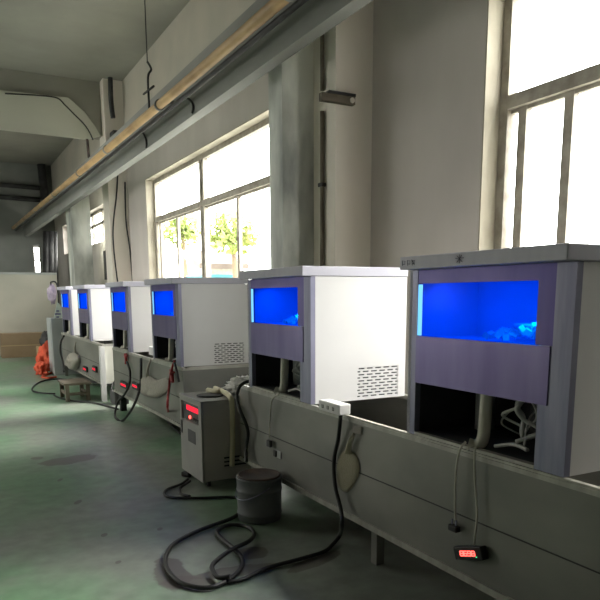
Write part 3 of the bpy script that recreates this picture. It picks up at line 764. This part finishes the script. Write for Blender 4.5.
# control cabinet at end of row
t = empty('control_cabinet', (1.9, 12.7, 0), 'tall pale grey cabinet at the far end of the machine row', 'cabinet')
rel(MB().box(1.70, 2.25, 12.5, 13.05, 0, 1.02, bev=.01), 'cabinet_body', 'cabgrey', t)
rel(MB().box(1.692, 1.70, 12.56, 12.99, .10, .95), 'cabinet_door', 'cabgrey', t)
rel(MB().box(1.93, 1.95, 12.49, 12.5, .1, .95), 'seam', 'dark', t)
t = empty('label_board', (1.85, 12.6, 1.02), 'pale green printed board leaning on top of the grey cabinet', 'board')
A = [(onY(*q, 12.62).x, onY(*q, 12.62).z) for q in [(53.5, 319.5), (62.5, 319.5), (61.5, 306), (57.5, 302)]]
rel(MB().prism(A, 'y', 12.62, 12.65), 'board_sheet', 'paper', t)
tx = MB(); 
for k, (a, b) in enumerate(((56, 314), (57.5, 311), (59, 314), (57.5, 317))):
    p = onY(a, b, 12.615); tx.box(p.x - .02, p.x + .03, 12.614, 12.619, p.z - .01, p.z + .01)
rel(tx, 'printed_marks', 'bluetint', t)
t = MB().blob((1.80, 12.85, 1.45), (.075, .12, .17), 3, .4, 3, 3).build('lilac_bag', 'purple'); tag(t, 'lilac and white bag hung above the cabinet beside the farthest machine', 'bag')
t2 = MB().tube([(1.9, 12.85, 1.03), (1.9, 12.85, 1.60), (1.80, 12.85, 1.66), (1.80, 12.85, 1.60)], .015, 6).build('hanger_rod', 'dark'); tag(t2, 'dark bent rod standing on the cabinet holding the lilac bag', 'rod')
# partition board
t = empty('partition_board', (1.6, 17.2, 0), 'large beige board partition standing at the far end of the hall', 'partition')
p = onY(57, 274, 17.2)
rel(MB().box(-.6, 2.55, 17.2, 17.24, .02, 1.97), 'board_sheet', 'board', t)
for x in (-.6, .45, 1.5, 2.5): rel(MB().box(x, x + .04, 17.24, 17.30, 0, 1.97), 'post', 'wood', t)
rel(MB().box(-.6, 2.55, 17.185, 17.2, 1.92, 1.97), 'top_rail', 'cabgrey', t)
# cardboard
t = empty('cardboard_box', (1.8, 16.8, 0), 'large brown cardboard box against the far partition', 'box')
rel(MB().box(1.15, 2.14, 16.7, 17.15, 0, .56), 'carton', 'card', t); rel(MB().box(1.15, 2.14, 16.695, 16.7, .27, .29), 'tape_strip', 'card2', t)
t = empty('cardboard_box', (1.9, 15.3, 0), 'open pale cardboard box in front of the larger brown one', 'box')
c = MB(); c.box(1.76, 2.12, 14.9, 14.92, 0, .34); c.box(1.76, 2.12, 15.4, 15.42, 0, .34); c.box(1.76, 1.78, 14.92, 15.4, 0, .34); c.box(2.10, 2.12, 14.92, 15.4, 0, .34); c.box(1.78, 2.10, 14.92, 15.4, 0, .02)
rel(c, 'carton', 'card2', t)
rel(MB().box(1.76, 2.12, 14.72, 14.91, .335, .345, rot=Matrix.Rotation(.5, 3, 'X'), piv=(1.9, 14.91, .34)), 'flap', 'card2', t)
t = MB().blob((1.95, 15.15, .43), (.13, .2, .22), 6, .5, 3, 3).build('dark_sack', 'dark'); tag(t, 'dark sack bulging out of the open cardboard box', 'sack')
t = MB().blob((1.82, 14.1, .15), (.06, .1, .16), 2, .3, 3, 3, flat=.001).build('black_bottle', 'black'); t.name = 'black_bundle'; tag(t, 'small black bundle on the floor before the open cardboard box', 'bundle')
# orange pile
t = MB().blob((1.72, 13.5, .20), (.16, .25, .28), 12, .5, 2.6, 4, flat=.001).blob((1.53, 12.85, .09), (.10, .24, .13), 15, .6, 3, 4, flat=.001).build('orange_cloth', 'orange')
tag(t, 'heap of orange cloth on the floor beside the grey cabinet', 'cloth')
cord('extension_cable', [onz(a, b, .012) for a, b in [(54, 372), (47, 374.5), (42, 377), (48, 378), (56, 377)]], .02, 'orange cord trailing on the floor from the orange cloth', m='orange')

# ------------------------------------------------------------------ outside
struct(MB().box(XO, 60, -30, 60, -.5, -.05).build('ground', 'yard'))
def tree(x, y, z, rad, seed, label, n=2600, th=4):
    t = empty('tree', (x, y, 0), label, 'tree', 'trees outside the windows')
    f = MB(); random.seed(seed)
    for k in range(n):
        d = Vector((random.gauss(0, 1), random.gauss(0, 1), random.gauss(0, 1))).normalized() * (random.random() ** .45)
        if noise.noise(d * 2.2 + Vector((seed, 0, 0))) < -.12: continue
        c = Vector((x + d.x * rad, y + d.y * rad, z + d.z * rad * .8)); s = random.uniform(.09, .2)
        a = Vector((random.gauss(0, 1), random.gauss(0, 1), random.gauss(0, 1))).normalized(); b = a.orthogonal().normalized()
        f.bm.faces.new([f.bm.verts.new(c + a * s), f.bm.verts.new(c + b * s * .6), f.bm.verts.new(c - a * s), f.bm.verts.new(c - b * s * .6)])
    rel(f, 'foliage', 'leaf', t)
    tr = MB().tube([(x, y, -.05), (x + .1, y, z * .5), (x, y, z)], .16, 8, r2=.07)
    rel(tr, 'trunk', 'bark', t); return t
tree(9.0, 21.6, 3.5, .95, 4, 'sunlit pale tree seen through the middle lower pane of the far window', 900)
tree(8.9, 26.6, 4.1, .95, 9, 'sunlit pale tree above the shed roof in the far window', 800)
t = empty('shed', (9, 23.6, 0), 'low turquoise shed with a brown sloping roof outside the far window', 'shed')
rel(MB().prism([(22.45, 2.52), (24.7, 3.10), (24.7, 2.90), (22.45, 2.34)], 'x', 8.1, 10.0), 'roof', 'roof', t)
rel(MB().prism([(22.75, 2.15), (24.4, 2.15), (24.4, 2.88), (22.75, 2.45)], 'x', 8.35, 9.9), 'gable', 'frame', t)
rel(MB().box(8.3, 9.9, 22.7, 24.5, -.05, 2.15), 'wall', 'turq', t)

# ------------------------------------------------------------------ daylight
wld = bpy.data.worlds.new('sky'); SC.world = wld; wld.use_nodes = True
nt = wld.node_tree; nt.nodes.clear()
bg = nt.nodes.new('ShaderNodeBackground'); out = nt.nodes.new('ShaderNodeOutputWorld')
bg.inputs[0].default_value = (1.0, .985, .94, 1); bg.inputs[1].default_value = 20.0
nt.links.new(bg.outputs[0], out.inputs[0])
sl = bpy.data.lights.new('hazy_sun', 'SUN'); sl.energy = 22.0; sl.angle = math.radians(36); sl.color = (1.0, .96, .86)
so = bpy.data.objects.new('hazy_sun', sl); C.objects.link(so); so.location = (12, -4, 12)
so.rotation_euler = Vector((-.76, -.04, -.64)).to_track_quat('-Z', 'Y').to_euler()
def portal(x, y, z, sy, sz, d):
    l = bpy.data.lights.new('daylight_portal', 'AREA'); l.shape = 'RECTANGLE'; l.size = sz; l.size_y = sy
    l.cycles.is_portal = True
    o = bpy.data.objects.new('daylight_portal', l); C.objects.link(o); o.location = (x, y, z); o.rotation_euler = (0, d * PI / 2, 0)
    return o
for (a, b, z0, z1) in (W1, W2, W3): portal(XO + .01, (a + b) / 2, (z0 + z1) / 2, b - a, z1 - z0, 1)
for (a, b) in LW: portal(XL - .26, (a + b) / 2, 2.0, b - a, 2.0, -1)
portal((SK[0] + SK[1]) / 2, (SK[2] + SK[3]) / 2, HT + .21, SK[3] - SK[2], SK[1] - SK[0], 0)

# ------------------------------------------------------------------ camera
cam = bpy.data.cameras.new('camera'); co = bpy.data.objects.new('camera', cam); C.objects.link(co)
back = -_fw
rotm = Matrix((RIGHT, UP, back)).transposed()
co.matrix_world = Matrix.Translation((0, 0, HC)) @ rotm.to_4x4()
cam.sensor_fit = 'HORIZONTAL'; cam.sensor_width = 36; cam.lens = FPX / 600 * 36
cam.shift_x = (300 - CX) / 600; cam.shift_y = (CY - 300) / 600
cam.clip_start = .05; cam.clip_end = 300
SC.camera = co
SC.view_settings.view_transform = 'Standard'; SC.view_settings.look = 'None'; SC.view_settings.gamma = 1; SC.view_settings.use_curve_mapping = False
SC.view_settings.exposure = -0.5
SC.cycles.max_bounces = 10; SC.cycles.diffuse_bounces = 6; SC.cycles.transparent_max_bounces = 12
